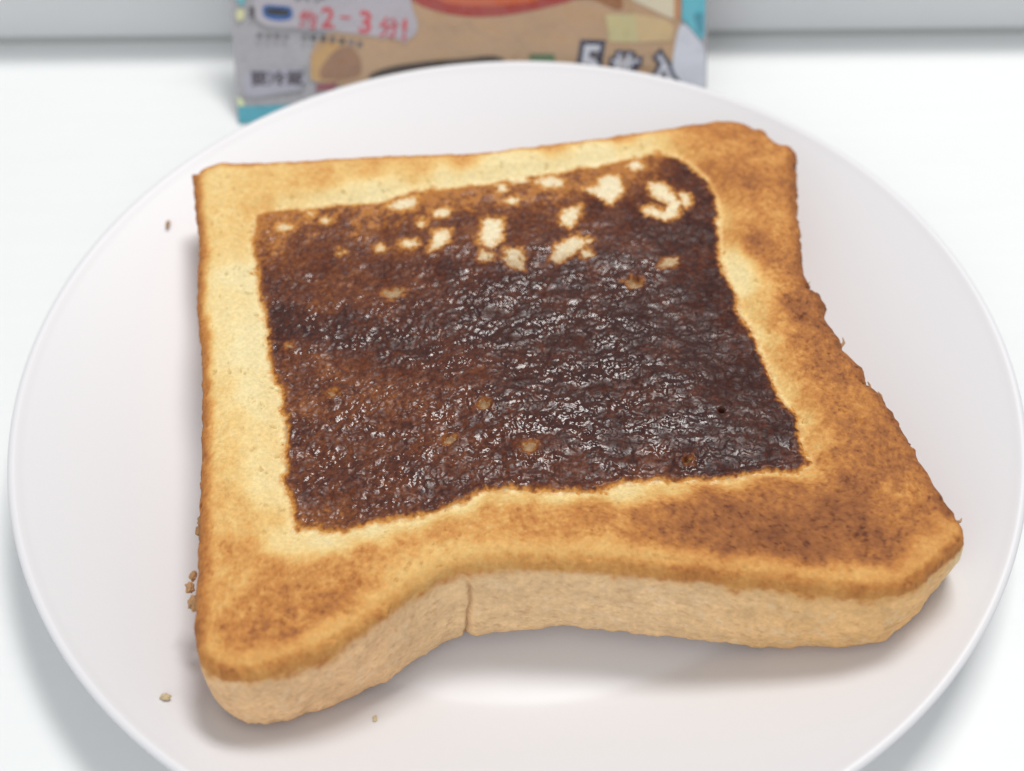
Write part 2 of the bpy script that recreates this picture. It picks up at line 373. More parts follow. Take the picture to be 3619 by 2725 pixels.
BROWNING = [(-58.58, 39.15, 0.30), (-51.11, 38.93, 0.35), (-42.71, 38.68, 0.35), (-57.30, 29.72, 0.30), (-50.47, 33.49, 0.42), (-38.11, 39.23, 0.45), (-28.98, 42.43, 0.42), (-19.51, 40.06, 0.38), (-10.22, 43.98, 0.45), (8.78, 47.70, 0.50), (23.30, 50.90, 0.55), (-19.61, 42.85, 0.45), (-44.95, 33.33, 0.20), (-38.56, 33.68, 0.10), (-35.85, 34.13, 0.05), (-32.20, 34.57, 0.02), (-27.65, 35.51, 0.00), (-18.52, 38.24, 0.00), (-9.25, 40.31, 0.00), (0.12, 42.26, 0.00), (9.60, 44.52, 0.00), (19.17, 46.52, 0.00), (27.89, 48.56, 0.08), (-23.11, 37.01, 0.05), (-13.90, 39.48, 0.02), (-4.57, 41.28, 0.00), (4.85, 43.53, 0.00), (14.38, 45.66, 0.00), (24.01, 47.67, 0.03), (30.81, 49.20, 0.25), (-55.91, 19.50, 0.30), (-54.27, 7.49, 0.18), (-51.59, 13.30, 0.02), (-52.74, -3.76, 0.20), (-48.59, -3.87, 0.00), (-46.48, -14.43, 0.05), (-51.30, -14.31, 0.28), (-48.24, -19.40, 0.32), (-44.51, -17.51, 0.10), (-47.76, -29.00, 0.35), (-43.16, -29.12, 0.12), (-41.01, -34.65, 0.08), (-46.57, -38.07, 0.37), (-46.17, -46.61, 0.42), (-41.79, -40.79, 0.30), (-45.80, -54.69, 0.44), (-38.52, -43.86, 0.15), (-42.65, -45.86, 0.45), (-37.94, -49.27, 0.55), (-30.76, -49.43, 0.60), (-33.81, -54.96, 0.65), (-36.92, -58.76, 0.62), (-39.26, -62.48, 0.57), (-30.23, -55.82, 0.64), (-26.29, -51.96, 0.60), (-23.73, -47.13, 0.55), (-44.75, -62.36, 0.52), (-42.94, -65.71, 0.60), (-36.28, -64.76, 0.55), (-29.79, -61.19, 0.52), (-23.31, -54.41, 0.48), (-18.54, -50.52, 0.35), (-14.33, -48.17, 0.30), (-9.31, -46.63, 0.32), (-35.30, -54.14, 0.65), (-18.02, -45.60, 0.50), (-36.94, -44.99, 0.08), (-31.21, -44.03, 0.03), (-24.01, -42.50, 0.03), (-16.76, -40.08, 0.08), (-9.39, -38.07, 0.05), (-1.94, -36.48, 0.20), (5.53, -36.66, 0.12), (16.82, -35.59, 0.10), (24.36, -35.14, 0.25), (35.70, -34.51, 0.35), (46.55, -32.68, 0.38), (-9.36, -41.55, 0.50), (-1.99, -40.00, 0.52), (5.36, -41.04, 0.55), (-2.05, -44.28, 0.45), (5.17, -46.13, 0.45), (1.71, -40.08, 0.58), (9.04, -41.12, 0.62), (-5.68, -40.78, 0.55), (-13.00, -43.18, 0.55), (12.66, -42.07, 0.65), (19.99, -42.24, 0.70), (27.40, -41.56, 0.76), (34.73, -41.73, 0.84), (41.91, -42.76, 0.84), (38.73, -44.39, 0.84), (31.58, -43.37, 0.82), (47.59, -43.74, 0.80), (51.06, -44.68, 0.78), (38.64, -40.09, 0.80), (45.56, -38.50, 0.78), (23.65, -42.33, 0.74), (38.90, -38.34, 0.70), (27.02, -44.96, 0.70), (34.04, -46.80, 0.80), (44.83, -47.05, 0.85), (52.02, -47.22, 0.72), (56.13, -44.79, 0.68), (58.83, -49.03, 0.64), (62.50, -42.38, 0.66), (53.18, -41.30, 0.70), (51.32, -31.42, 0.66), (55.86, -31.53, 0.66), (12.35, -47.13, 0.50), (19.40, -48.94, 0.50), (33.48, -50.90, 0.52), (47.38, -52.83, 0.50), (54.42, -52.99, 0.55), (48.94, -40.33, 0.85), (52.31, -34.19, 0.74), (57.93, -36.13, 0.60), (63.36, -44.96, 0.60), (66.77, -45.88, 0.75), (60.69, -40.61, 0.55), (46.06, -16.79, 0.45), (50.02, -16.89, 0.58), (53.06, -21.95, 0.60), (49.11, -26.68, 0.55), (56.01, -26.85, 0.62), (47.21, -9.59, 0.55), (43.79, -5.22, 0.35), (51.17, -5.41, 0.65), (53.31, -11.84, 0.70), (46.93, -0.91, 0.55), (51.45, 1.21, 0.78), (49.31, 3.53, 0.80), (42.58, 3.71, 0.30), (44.59, 5.95, 0.45), (46.99, 10.58, 0.50), (50.42, 10.48, 0.60), (41.25, 17.39, 0.00), (41.81, 13.71, 0.00), (42.56, 10.94, 0.00), (42.97, 7.74, 0.05), (45.36, 18.51, 0.80), (46.55, 16.38, 0.85), (44.04, 20.42, 0.70), (47.53, 14.16, 0.70), (41.62, 15.54, 0.00), (41.84, 10.72, 0.05), (40.51, 20.52, 0.30), (43.33, 21.70, 0.60), (45.45, 17.89, 0.78), (46.84, 15.39, 0.50), (51.09, 20.22, 0.55), (44.02, 26.80, 0.40), (40.59, 28.20, 0.30), (49.40, 26.64, 0.55), (44.73, 32.04, 0.60), (49.28, 31.91, 0.62), (47.11, 36.02, 0.74), (44.72, 38.84, 0.65), (51.83, 42.82, 0.50), (50.37, 45.71, 0.60), (46.60, 45.83, 0.52), (42.29, 41.70, 0.58), (40.16, 47.46, 0.50), (35.57, 49.06, 0.45), (41.73, 52.54, 0.60), (47.38, 51.63, 0.60), (54.47, 35.80, 0.70), (53.05, 38.59, 0.60), (40.44, 0.38, 0.25), (43.29, -3.02, 0.10), (44.22, -10.56, 0.15), (45.74, -16.28, 0.20), (47.61, -21.81, 0.25), (49.32, -27.63, 0.40)]
DARKNESS = [(-46.51, 29.16, 0.15), (-47.75, 24.04, 0.20), (-42.35, 23.89, 0.55), (-37.39, 28.90, 0.45), (-28.28, 28.63, 0.40), (-19.23, 29.68, 0.35), (-13.87, 34.85, 0.25), (-0.90, 37.18, 0.30), (8.43, 38.28, 0.30), (18.00, 42.17, 0.25), (22.80, 43.43, 0.20), (29.59, 45.36, 0.25), (33.95, 41.69, 0.75), (37.68, 33.34, 0.80), (35.12, 26.81, 0.85), (25.87, 24.50, 0.80), (17.23, 29.94, 0.60), (8.28, 34.20, 0.45), (-0.98, 31.79, 0.50), (-10.08, 25.52, 0.50), (-23.43, 22.09, 0.45), (-32.11, 18.59, 0.50), (-40.51, 13.95, 0.50), (-35.65, 7.90, 0.50), (-27.12, 8.84, 0.50), (-18.67, 13.35, 0.60), (-9.95, 13.11, 0.80), (7.45, 12.62, 0.85), (24.59, 9.77, 0.90), (36.92, 11.81, 0.85), (-40.25, 2.30, 0.85), (-30.94, 2.05, 0.90), (-18.19, -0.52, 0.85), (-1.38, 3.52, 0.90), (15.26, -1.41, 0.95), (31.93, -1.85, 0.85), (40.24, -2.07, 0.85), (-41.04, -6.46, 0.60), (-33.75, -14.99, 0.45), (-25.65, -16.21, 0.45), (-17.61, -17.42, 0.60), (-38.07, -11.80, 0.50), (-9.70, -12.53, 0.70), (6.58, -9.82, 0.90), (22.40, -15.40, 0.90), (38.38, -15.81, 0.95), (43.98, -20.97, 0.90), (-37.71, -23.81, 0.70), (-29.03, -24.98, 0.60), (-17.38, -24.31, 0.60), (-1.75, -22.76, 0.80), (13.78, -25.08, 0.85), (29.30, -25.46, 0.95), (44.33, -28.68, 0.85), (-32.16, -34.20, 0.55), (-20.81, -34.47, 0.65), (-9.49, -32.93, 0.65), (5.75, -31.47, 0.70), (21.05, -30.91, 0.75), (36.41, -30.36, 0.85), (-33.21, -39.50, 0.30), (-24.33, -38.84, 0.45)]
NOTCH_X = (-9.16, -9.15)

CEN = np.array([3.0, -3.0])
TOP_Z = 26.2
EDGE_Z = 24.0
ROUND = 2.8

def resample(poly, n):
    P = np.asarray(poly, float)
    Q = np.vstack([P, P[:1]])
    seg = np.linalg.norm(np.diff(Q[:, :2], axis=0), axis=1)
    s = np.concatenate([[0], np.cumsum(seg)])
    t = np.linspace(0, s[-1], n, endpoint=False)
    return np.stack([np.interp(t, s, Q[:, k]) for k in range(P.shape[1])], -1), t

def make_outline(n):
    P = np.array(OUTLINE)
    # outward normals of the outline (it runs clockwise)
    nxt, prv = np.roll(P, -2, 0), np.roll(P, 2, 0)
    tg = nxt - prv
    nn = np.stack([-tg[:, 1], tg[:, 0]], -1)
    nn /= np.linalg.norm(nn, axis=1)[:, None]
    B = np.array(BOTTOM)
    hidden = B[:, 0] > 900
    inner = P - nn * 2.2
    B = np.where(hidden[:, None], inner, B)
    front = (~hidden).astype(float)
    allp = np.concatenate([P, B, front[:, None]], 1)
    R, s = resample(allp, n)
    # light smoothing removes the polygon corners
    for _ in range(4):
        R = (np.roll(R, 1, 0) + 2 * R + np.roll(R, -1, 0)) / 4
    # ease the lower edge from the visible front into the hidden sides
    D = R[:, 2:4] - R[:, :2]
    k = 50
    Ds = sum(np.roll(D, j, 0) for j in range(-k, k + 1)) / (2 * k + 1)
    fs = sum(np.roll(R[:, 4], j) for j in range(-k, k + 1)) / (2 * k + 1)
    w = (4 * fs * (1 - fs))[:, None] ** 0.5
    D = D * (1 - w) + Ds * w
    R[:, 2:4] = R[:, :2] + D
    return R[:, :2], R[:, 2:4], R[:, 4], s

def browning(x, y, sdo):
    return scatter_blend(x, y, BROWNING, 2.4, 2.0)

def spread_mask(x, y, sdi):
    e = fbm(x, y, 2.2, 3, 11) * 0.45 + fbm(x, y, 0.7, 2, 12) * 0.22
    m = sdi + e
    rag = fbm(x, y, 0.75, 3, 21, 0.65) * 1.0
    for blob in BARE:
        bx = [p[0] for p in blob]; by = [p[1] for p in blob]
        sel = (x > min(bx) - 4) & (x < max(bx) + 4) & (y > min(by) - 4) & (y < max(by) + 4)
        if sel.any():
            d = -poly_sd(x[sel], y[sel], blob) + rag[sel] * 0.6
            m[sel] = np.minimum(m[sel], d)
    return m

def thin_zone(x, y):
    """the far edge of the filling is thin and lets the bread show through"""
    edge_y = 39.8 + 0.20 * x
    return smooth(-12.0, -1.0, y - edge_y) * smooth(36, 28, x)

def crumb_height(x, y, sdo, sdi, pore=1.0):
    z = np.full(x.shape, TOP_Z)
    r = np.clip(ROUND - sdo, 0, ROUND)
    z = z - (ROUND - np.sqrt(np.maximum(ROUND * ROUND - r * r, 0))) * (TOP_Z - EDGE_Z) / ROUND
    z += 0.3 * smooth(0, 5, sdo) * smooth(-1, -6, sdi)
    z -= 1.3 * smooth(-4.5, -0.2, sdi)
    z += 0.35 * fbm(x, y, 16, 2, 3) * smooth(0, 4, sdo)
    z += 0.09 * fbm(x, y, 3.2, 2, 4)
    f = fbm(x, y, 1.0, 3, 5, 0.6)
    z += (0.075 + 0.05 * smooth(-3.0, 0.0, sdi)) * f
    p = fbm(x, y * 0.8, 1.25, 3, 6, 0.7)
    z -= 0.36 * pore * smooth(0.58, 0.95, p)
    for px, py, rad, dep in PITS:
        d2 = ((x - px) ** 2 + ((y - py) * 1.1) ** 2) / (rad * 0.6) ** 2
        z -= dep * np.exp(-d2 ** 2)
    return z

TOAST = [(0.0, srgb(230, 212, 162)), (0.15, srgb(230, 202, 142)), (0.3, srgb(222, 182, 114)), (0.45, srgb(209, 153, 86)),
         (0.6, srgb(186, 123, 63)), (0.75, srgb(156, 98, 54)), (0.9, srgb(124, 73, 43)), (1.0, srgb(84, 44, 26))]
SPR = [(0.0, srgb(172, 112, 56)), (0.25, srgb(126, 74, 40)), (0.5, srgb(98, 53, 33)), (0.75, srgb(74, 38, 28)), (1.0, srgb(54, 29, 26))]

def spread_color(x, y, m):
    d = scatter_blend(x, y, DARKNESS, 2.0, 2.0)
    d = d + 0.14 * fbm(x, y, 5, 3, 41) + 0.26 * fbm(x, y, 0.62, 3, 42, 0.7)
    d -= thin_zone(x, y) * (0.12 + 0.55 * smooth(0.0, 0.6, fbm(x, y, 1.5, 3, 43)))
    d = d * smooth(-0.35, 1.5, m + 0.35 * fbm(x, y, 0.8, 2, 44))
    c = ramp(d, SPR)
    # pale honey rim where the filling feathers out
    low = smooth(24, 14, y) * smooth(2.0, 3.5, poly_sd(x, y, SPREAD))
    c = mix(c, mix(srgb(206, 146, 74)[None], srgb(130, 86, 52)[None], low), smooth(0.7, -0.15, m + 0.35 * fbm(x, y, 0.6, 2, 46)) * (0.85 - 0.55 * low))
    return c

def top_color(x, y, sdo, sdi, m, front):
    b = browning(x, y, sdo)
    f1 = fbm(x, y, 6, 3, 51); f2 = fbm(x, y, 0.75, 3, 52, 0.75); f3 = fbm(x, y, 2.4, 3, 53)
    amp = 0.35 + 0.8 * smooth(0.1, 0.6, b) - 0.35 * smooth(0.65, 0.85, b)
    b = b + 0.09 * smooth(46, 58, x) * smooth(18, 2, y) * smooth(0.2, 0.5, b)
    b = b - 0.07 * smooth(-38, -50, x) * smooth(-40, -25, y)
    inside = smooth(-1.2, 0.4, sdi)
    b = b * (1 - inside) + 0.03 * inside
    rim = smooth(3.4, 0.6, sdo + 0.5 * f3)
    back = 1 - np.clip(front, 0, 1)
    b = b + rim * back * (0.70 + 0.10 * smooth(48, 58, x) - b) * 0.9
    b = b + amp * (0.05 * f1 + 0.095 * f2 + 0.06 * f3) * (1 - 0.6 * inside)
    fr01 = np.clip(front, 0, 1)
    b = b + fr01 * smooth(5.2, 2.4, sdo + f1) * smooth(0.6, 1.8, sdo) * (0.33 - b) * 0.6
    b = b + fr01 * smooth(1.7, 0.3, sdo + 0.5 * f3 + 0.3 * f1) * (0.48 - b) * 0.45
    # dark toasted specks
    b += 0.13 * smooth(0.45, 0.95, fbm(x, y, 0.55, 2, 54)) * smooth(0.35, 0.75, b)
    c = ramp(b, TOAST)
    # grey-green pores in the pale crumb
    por = smooth(0.62, 0.95, fbm(x, y * 0.8, 1.25, 3, 6, 0.7)) * smooth(0.45, 0.1, b)
    c = mix(c, srgb(180, 152, 104)[None], por * 0.5)
    inhole = smooth(-0.2, 0.6, sdi)
    c = mix(c, mix(srgb(232, 216, 180)[None], srgb(172, 142, 106)[None], smooth(24, 12, y)), inhole)
    c = c * (1 - 0.10 * inhole * (0.5 + 0.5 * f2))[:, None]
    # butter and cocoa stain next to the filling
    st = smooth(-0.9, 0.05, m + 0.3 * f2) * smooth(-2.0, -0.2, sdi + 0.8)
    c = mix(c, mix(srgb(204, 150, 84)[None], srgb(140, 100, 64)[None], inhole * smooth(24, 12, y)), st * (0.85 - 0.3 * inhole * smooth(24, 14, y)))
    return c

def wall_color(x, y, t, z, s, front, bxn):
    """t = 0 at the top edge, 1 at the bottom edge"""
    f1 = fbm(s, z * 1.6, 5, 3, 61); f2 = fbm(s, z, 1.1, 3, 62, 0.65); f3 = fbm(s * 0.75, z * 1.2, 0.8, 3, 63)
    base = mix(srgb(230, 193, 146)[None], srgb(230, 184, 126)[None], smooth(18, 52, x))
    base = mix(base, srgb(226, 180, 134)[None], smooth(-12, -26, x) * 0.55)
    base = mix(base, srgb(240, 222, 178)[None], smooth(66, 71, x) * 0.8)
    base = base * (1 + 0.10 * f1 + 0.10 * f2)[:, None]
    base = mix(base, srgb(176, 126, 86)[None], smooth(0.40, 0.95, f3) * 0.34)
    base = mix(base, srgb(236, 212, 178)[None], smooth(0.35, 0.95, fbm(s, z, 1.9, 3, 64)) * 0.30)
    # toasted colour runs over the top edge with an uneven border
    depth = (EDGE_Z - z)
    reach = 0.9 + 1.1 * fbm(s, s * 0, 6, 3, 65) + 0.5 * f2
    tb = ramp(0.50 + 0.14 * f2 + 0.05 * f1, TOAST)
    w = smooth(reach + 1.6, reach - 1.0, depth)
    c = mix(base, tb, w)
    # slightly browner lower arris
    c = mix(c, srgb(196, 134, 74)[None], smooth(0.86, 0.99, t) * (0.55 + 0.3 * f2))
    hid = ramp(0.62 + 0.2 * f2, TOAST)
    c = mix(hid, c, np.clip(front, 0, 1))
    return c

def build_toast():
    root = bpy.data.objects.new('toast', None); COL.objects.link(root)
    root.empty_display_size = 0.02
    root.location = (0, 0, 0)
    tag(root, 'thick toasted bread slice with a dark chocolate square melted in its middle', 'toast')
    N = 1600
    O, B, front, s = make_outline(N)
    # ragged little variation of the silhouette
    tgt = np.roll(O, -3, 0) - np.roll(O, 3, 0)
    nr = np.stack([-tgt[:, 1], tgt[:, 0]], -1); nr /= np.linalg.norm(nr, axis=1)[:, None]
    rug = 1 + 1.1 * smooth(50, 56, O[:, 0]) * smooth(-44, -36, O[:, 1])
    jag = (fbm(s, s * 0 + 3, 1.5, 3, 71) * 0.18 + fbm(s, s * 0 + 9, 0.6, 2, 72) * 0.10) * rug
    O0 = O.copy()
    O = O + nr * jag[:, None]
    bjag = fbm(s, s * 0 + 5, 2.2, 3, 73) * 0.30

    # ---- upper face
    r = np.concatenate([np.linspace(0.004, 0.86, 250), np.linspace(0.863, 1.0, 56)])
    V = CEN[None, None] + (O0[:, None, :] - CEN) * r[None, :, None] + (nr * jag[:, None])[:, None, :] * smooth(0.94, 1.0, r)[None, :, None]
    x, y = V[..., 0].ravel(), V[..., 1].ravel()
    fr = np.repeat(front[:, None], len(r), 1).ravel()
    Oc = O[::4]
    sdo = np.maximum(poly_sd(x, y, Oc), 0)
    edge = np.tile(r >= 0.99999, N)
    sdo[edge] = 0
    sdi = poly_sd(x, y, SPREAD)
    m = spread_mask(x, y, sdi)
    z = crumb_height(x, y, sdo, sdi) - 0.7 * smooth(0.15, 0.9, m)
    c = top_color(x, y, sdo, sdi, m, fr)
    zr = z.reshape(N, len(r))
    top_edge_z = zr[:, -1].copy()
    fast_mesh('crumb_face', np.stack([x, y, z], -1), grid_faces(N, len(r), True)[:, ::-1], M_TOP, root, c, gloss=np.clip(smooth(-2.2, 0.2, sdi) * (0.5 + 0.9 * fbm(x, y, 0.9, 2, 57)), 0, 1))

    # ---- crust wall
    K = 78
    t = np.linspace(0, 1, K)
    rb = np.hypot(B[:, 0], B[:, 1])
    bz = np.maximum(6.0, plate_z(rb) + 0.25)
    bz = bz + 0.25 * np.abs(fbm(s, s * 0 + 1, 1.6, 3, 75)) * smooth(6.2, 6.0, bz)
    zz = top_edge_z[:, None] * (1 - t) + bz[:, None] * t
    tt = t[None, :]
    xy = O0[:, None, :] * (1 - tt[..., None]) + B[:, None, :] * tt[..., None] + (nr * jag[:, None])[:, None, :] * smooth(0.30, 0.0, tt)[..., None]
    bulge = 0.7 * np.sin(np.pi * np.clip(tt * 1.0, 0, 1)) * (1 - 0.0 * tt)
    arris = -0.9 * smooth(0.90, 1.0, tt) ** 2
    S = np.repeat(s[:, None], K, 1)
    rel = 0.07 * fbm(S, zz, 1.2, 3, 81, 0.6) + 0.22 * fbm(S, zz, 5.0, 2, 82) - 0.10 * smooth(0.5, 0.95, fbm(S * 0.75, zz * 1.2, 0.8, 3, 63))
    fade = smooth(0, 0.06, tt)
    # the flap: a vertical tear in the crust by the inner corner
    xl = NOTCH_X[0] + (NOTCH_X[1] - NOTCH_X[0]) * tt + 0.55 * np.sin(tt * 5.0) + 0.25 * fbm(zz, zz * 0, 1.5, 2, 83)
    infront = (xy[..., 1] < -40)
    dxn = xy[..., 0] - xl
    tear = np.exp(-(dxn / 0.38) ** 2) * infront * smooth(0.03, 0.2, tt)
    lip = np.where((dxn < 0) & infront, np.exp(dxn / 1.6), 0) * smooth(0.0, 0.5, tt)
    off = (bulge + arris + rel * fade - 0.8 * tear + 0.55 * lip)
    off = off + bjag[:, None] * smooth(0.75, 1.0, tt)
    P = xy + nr[:, None, :] * off[..., None]
    X, Y, Z = P[..., 0].ravel(), P[..., 1].ravel(), zz.ravel()
    F = np.repeat(front[:, None], K, 1).ravel()
    T = np.repeat(tt, N, 0).ravel()
    wc = wall_color(X, Y, T, Z, S.ravel(), F, None)
    wc = mix(wc, srgb(132, 84, 52)[None], np.clip(np.exp(-(dxn.ravel() / 0.30) ** 2) * infront.ravel() * smooth(0.06, 0.3, T), 0, 1) * 0.45)
    # match the upper face exactly along the shared edge
    ce = c.reshape(N, len(r), 3)[:, -1]
    w = smooth(0.06, 0.0, T)
    wc = mix(wc, np.repeat(ce[:, None], K, 1).reshape(-1, 3), w)
    fast_mesh('crust', np.stack([X, Y, Z], -1), grid_faces(N, K, True)[:, ::-1], M_WALL, root, wc)

    # ---- underside
    rr = np.array([1.0, 0.985, 0.96, 0.9, 0.7, 0.4, 0.01])
    Pb = P[:, -1]
    U = CEN[None, None] + (Pb[:, None, :] - CEN) * rr[None, :, None]
    ux, uy = U[..., 0].ravel(), U[..., 1].ravel()
    uz = np.maximum(6.0, plate_z(np.hypot(ux, uy)) + 0.15)
    uz = uz.reshape(N, -1); uz[:, 0] = zz[:, -1]; uz = uz.ravel()
    fast_mesh('underside', np.stack([ux, uy, uz], -1), grid_faces(N, len(rr), True), M_WALL, root,
              np.repeat(srgb(214, 160, 98)[None], len(ux), 0))

    # ---- chocolate filling: a film that dives under the bread where it ends
    step = 0.165
    sx = [p[0] for p in SPREAD]; sy = [p[1] for p in SPREAD]
    gx = np.arange(min(sx) - 1.5, max(sx) + 1.5, step); gy = np.arange(min(sy) - 1.5, max(sy) + 1.5, step)
    GX, GY = np.meshgrid(gx, gy, indexing='ij')
    x, y = GX.ravel(), GY.ravel()
    sdo = np.maximum(poly_sd(x, y, Oc[::2]), 0); sdi = poly_sd(x, y, SPREAD); m = spread_mask(x, y, sdi)
    z = crumb_height(x, y, sdo, sdi, 0.3)
    wet = fbm(x, y * 1.1, 0.7, 2, 91, 0.5)
    wet2 = fbm(x * 0.8, y * 1.5, 2.8, 2, 92)
    calm = smooth(20, 40, x) * 0.35
    z += np.clip(m, -0.6, 0.35) * 0.30
    z += smooth(0.0, 0.8, m) * (0.045 * pebbles(x, y * 1.1, 0.50, 97) + 0.022 * wet + 0.10 * wet2)
    z += 0.45 * smooth(0.2, 0.9, m) * smooth(2.4, 0.6, m) * smooth(8, -14, y - 0) * 0.5
    c = spread_color(x, y, m)
    gl = scatter_blend(x, y, [(-38, 20, .35), (-20, 15, .45), (0, 12, .8), (20, 12, .75), (38, 14, .12), (48, 5, .08), (0, 30, .35), (25, 36, .1), (38, 32, .1), (-30, 0, .8), (-40, 0, .7), (-10, 0, .85), (15, 0, .9), (35, -4, .35), (52, -14, .15), (58, -28, .2), (45, -10, .2), (50, -22, .3), (40, -24, .4), (20, -20, .7), (0, -20, .9), (-20, -16, .6), (-40, -14, .5), (-30, -28, .95), (-40, -26, .8), (-10, -32, .8), (10, -32, .7), (30, -33, .5), (-35, -40, .6), (-20, 30, .3)], 4.0, 2.0)
    gl = np.clip(gl * (1.0 + 0.9 * fbm(x * 0.7, y * 1.3, 3.0, 3, 95)) + 0.25 * fbm(x, y, 0.9, 2, 96), 0, 1) * smooth(0.2, 1.2, m)
    keep = (m > -0.9).reshape(GX.shape)
    fc = grid_faces(len(gx), len(gy))
    kf = keep.ravel()[fc].any(1)
    fc = fc[kf]
    used = np.unique(fc)
    remap = -np.ones(len(x), int); remap[used] = np.arange(len(used))
    fast_mesh('chocolate_filling', np.stack([x, y, z], -1)[used], remap[fc], M_CHOC, root, c[used], gloss=gl[used])
    return root

toast = build_toast()

# ------------------------------------------------------------------ loose bits
def rough_lump(name, size, mat, seed, parent=None, stretch=(1, 1, 1)):
    bm = bmesh.new()
    bmesh.ops.create_icosphere(bm, subdivisions=3, radius=1)
    for v in bm.verts:
        n = mnoise.noise(v.co * 1.7 + Vector((seed, 0, 0))) * 0.5 + mnoise.noise(v.co * 4 + Vector((0, seed, 0))) * 0.25
        v.co *= 1 + n
        v.co = Vector((v.co.x * stretch[0], v.co.y * stretch[1], v.co.z * stretch[2])) * size * MM
    me = bpy.data.meshes.new(name); bm.to_mesh(me); bm.free()
    me.materials.append(mat)
    o = bpy.data.objects.new(name, me); COL.objects.link(o)
    if parent is not None: o.parent = parent
    return o

CRUMBS = [(-73.23, 42.18, 12.38), (-56.05, -63.96, 12.63), (-24.02, -65.38, 6.18)]
specs = [(0.7, M_CRUMB, (0.6, 1.3, 0.6), 'brown bread crumb on the plate left of the toast, near its far corner'),
         (0.65, M_CRUMB2, (1.2, 0.8, 0.7), 'pale yellow bread crumb on the plate beside the near left corner of the toast'),
         (0.45, M_CRUMB2, (0.7, 1.1, 0.5), 'tiny pale crumb on the plate in front of the toast')]
for i, ((px, py, pz), (sz, mt, st, lab)) in enumerate(zip(CRUMBS, specs)):
    o = rough_lump('bread_crumb', sz, mt, 3.3 * i + 1, None, st)
    o.location = (px * MM, py * MM, (pz + sz * st[2] * 0.75) * MM)
    tag(o, lab, 'crumb', group='loose crumbs on the plate')

def fibre(name, pts, rad, mat, parent):
    """a bent, tapering shred of crust"""
    pts = [Vector(p) for p in pts]
    vs, fs = [], []
    n = 7
    for i, p in enumerate(pts):
        d = (pts[min(i + 1, len(pts) - 1)] - pts[max(i - 1, 0)]).normalized()
        a = d.cross(Vector((0, 0, 1)))
        if a.length < 1e-3: a = Vector((1, 0, 0))
        a.normalize(); b = d.cross(a)
        rr = rad[i] if isinstance(rad, (list, tuple)) else rad
        for k in range(n):
            th = 2 * math.pi * k / n
            q = rr * (1 + 0.45 * mnoise.noise(p * 1.9 + Vector((k * 0.9, i * 1.3, 0))))
            vs.append((p + (a * math.cos(th) + b * math.sin(th)) * q) * MM)
    for i in range(len(pts) - 1):
        for k in range(n):
            fs.append((i * n + k, i * n + (k + 1) % n, (i + 1) * n + (k + 1) % n, (i + 1) * n + k))
    fs.append(tuple(range(n - 1, -1, -1))); fs.append(tuple((len(pts) - 1) * n + k for k in range(n)))
    me = bpy.data.meshes.new(name); me.from_pydata([tuple(v) for v in vs], [], fs)
    for p in me.polygons: p.use_smooth = True
    me.materials.append(mat)
    o = bpy.data.objects.new(name, me); COL.objects.link(o)
    o.parent = parent
    return o

FL = [(53.66, 9.68, 24.00), (58.20, -4.76, 24.00), (61.15, -14.37, 24.00), (62.65, -16.87, 24.00), (69.71, -42.16, 24.00)]
for i, (px, py, pz) in enumerate(FL):
    a = [0.1, 0.9, 1.4, 1.5, 0.3][i]
    L = [1.6, 1.5, 0.9, 1.2, 0.7][i]
    p0 = (px - 0.9 * math.cos(a), py - 0.9 * math.sin(a), pz + 0.4)
    p1 = (px + 0.4 * L * math.cos(a), py + 0.4 * L * math.sin(a), pz + 0.4)
    p2 = (px + L * math.cos(a + 0.5), py + L * math.sin(a + 0.5), pz + 0.7)
    fibre('crust_flake', [p0, p1, p2], [0.34, 0.22, 0.07], M_FLAKE, toast)
LFL = [Vector(p) for p in [(-53.27, -36.34, 20.00), (-53.32, -38.56, 20.00), (-50.94, -52.57, 20.00), (-52.44, -51.32, 20.00), (-53.33, -48.84, 20.00), (-53.13, -46.76, 20.00), (-52.28, -46.53, 20.00)]]
lumps = [(LFL[0] + Vector((0.1, 0, 0)), 0.62), (LFL[1] + Vector((-0.1, 0.3, 0)), 0.5), (LFL[1] + Vector((0.5, -0.9, 0)), 0.38),
         (LFL[2] + Vector((0.2, 0.4, 0)), 0.75), (LFL[3] * 0.5 + LFL[2] * 0.5, 0.7), (LFL[3], 0.62), (LFL[4], 0.58), (LFL[5], 0.5)]
for i, (p, sz) in enumerate(lumps):
    o = rough_lump('crust_flake', sz * 1.4, M_FLAKE, 7.7 + 2.1 * i, toast, (0.85, 1.25, 0.8))
    o.location = (p + Vector((0.35, 0, 0))) * MM

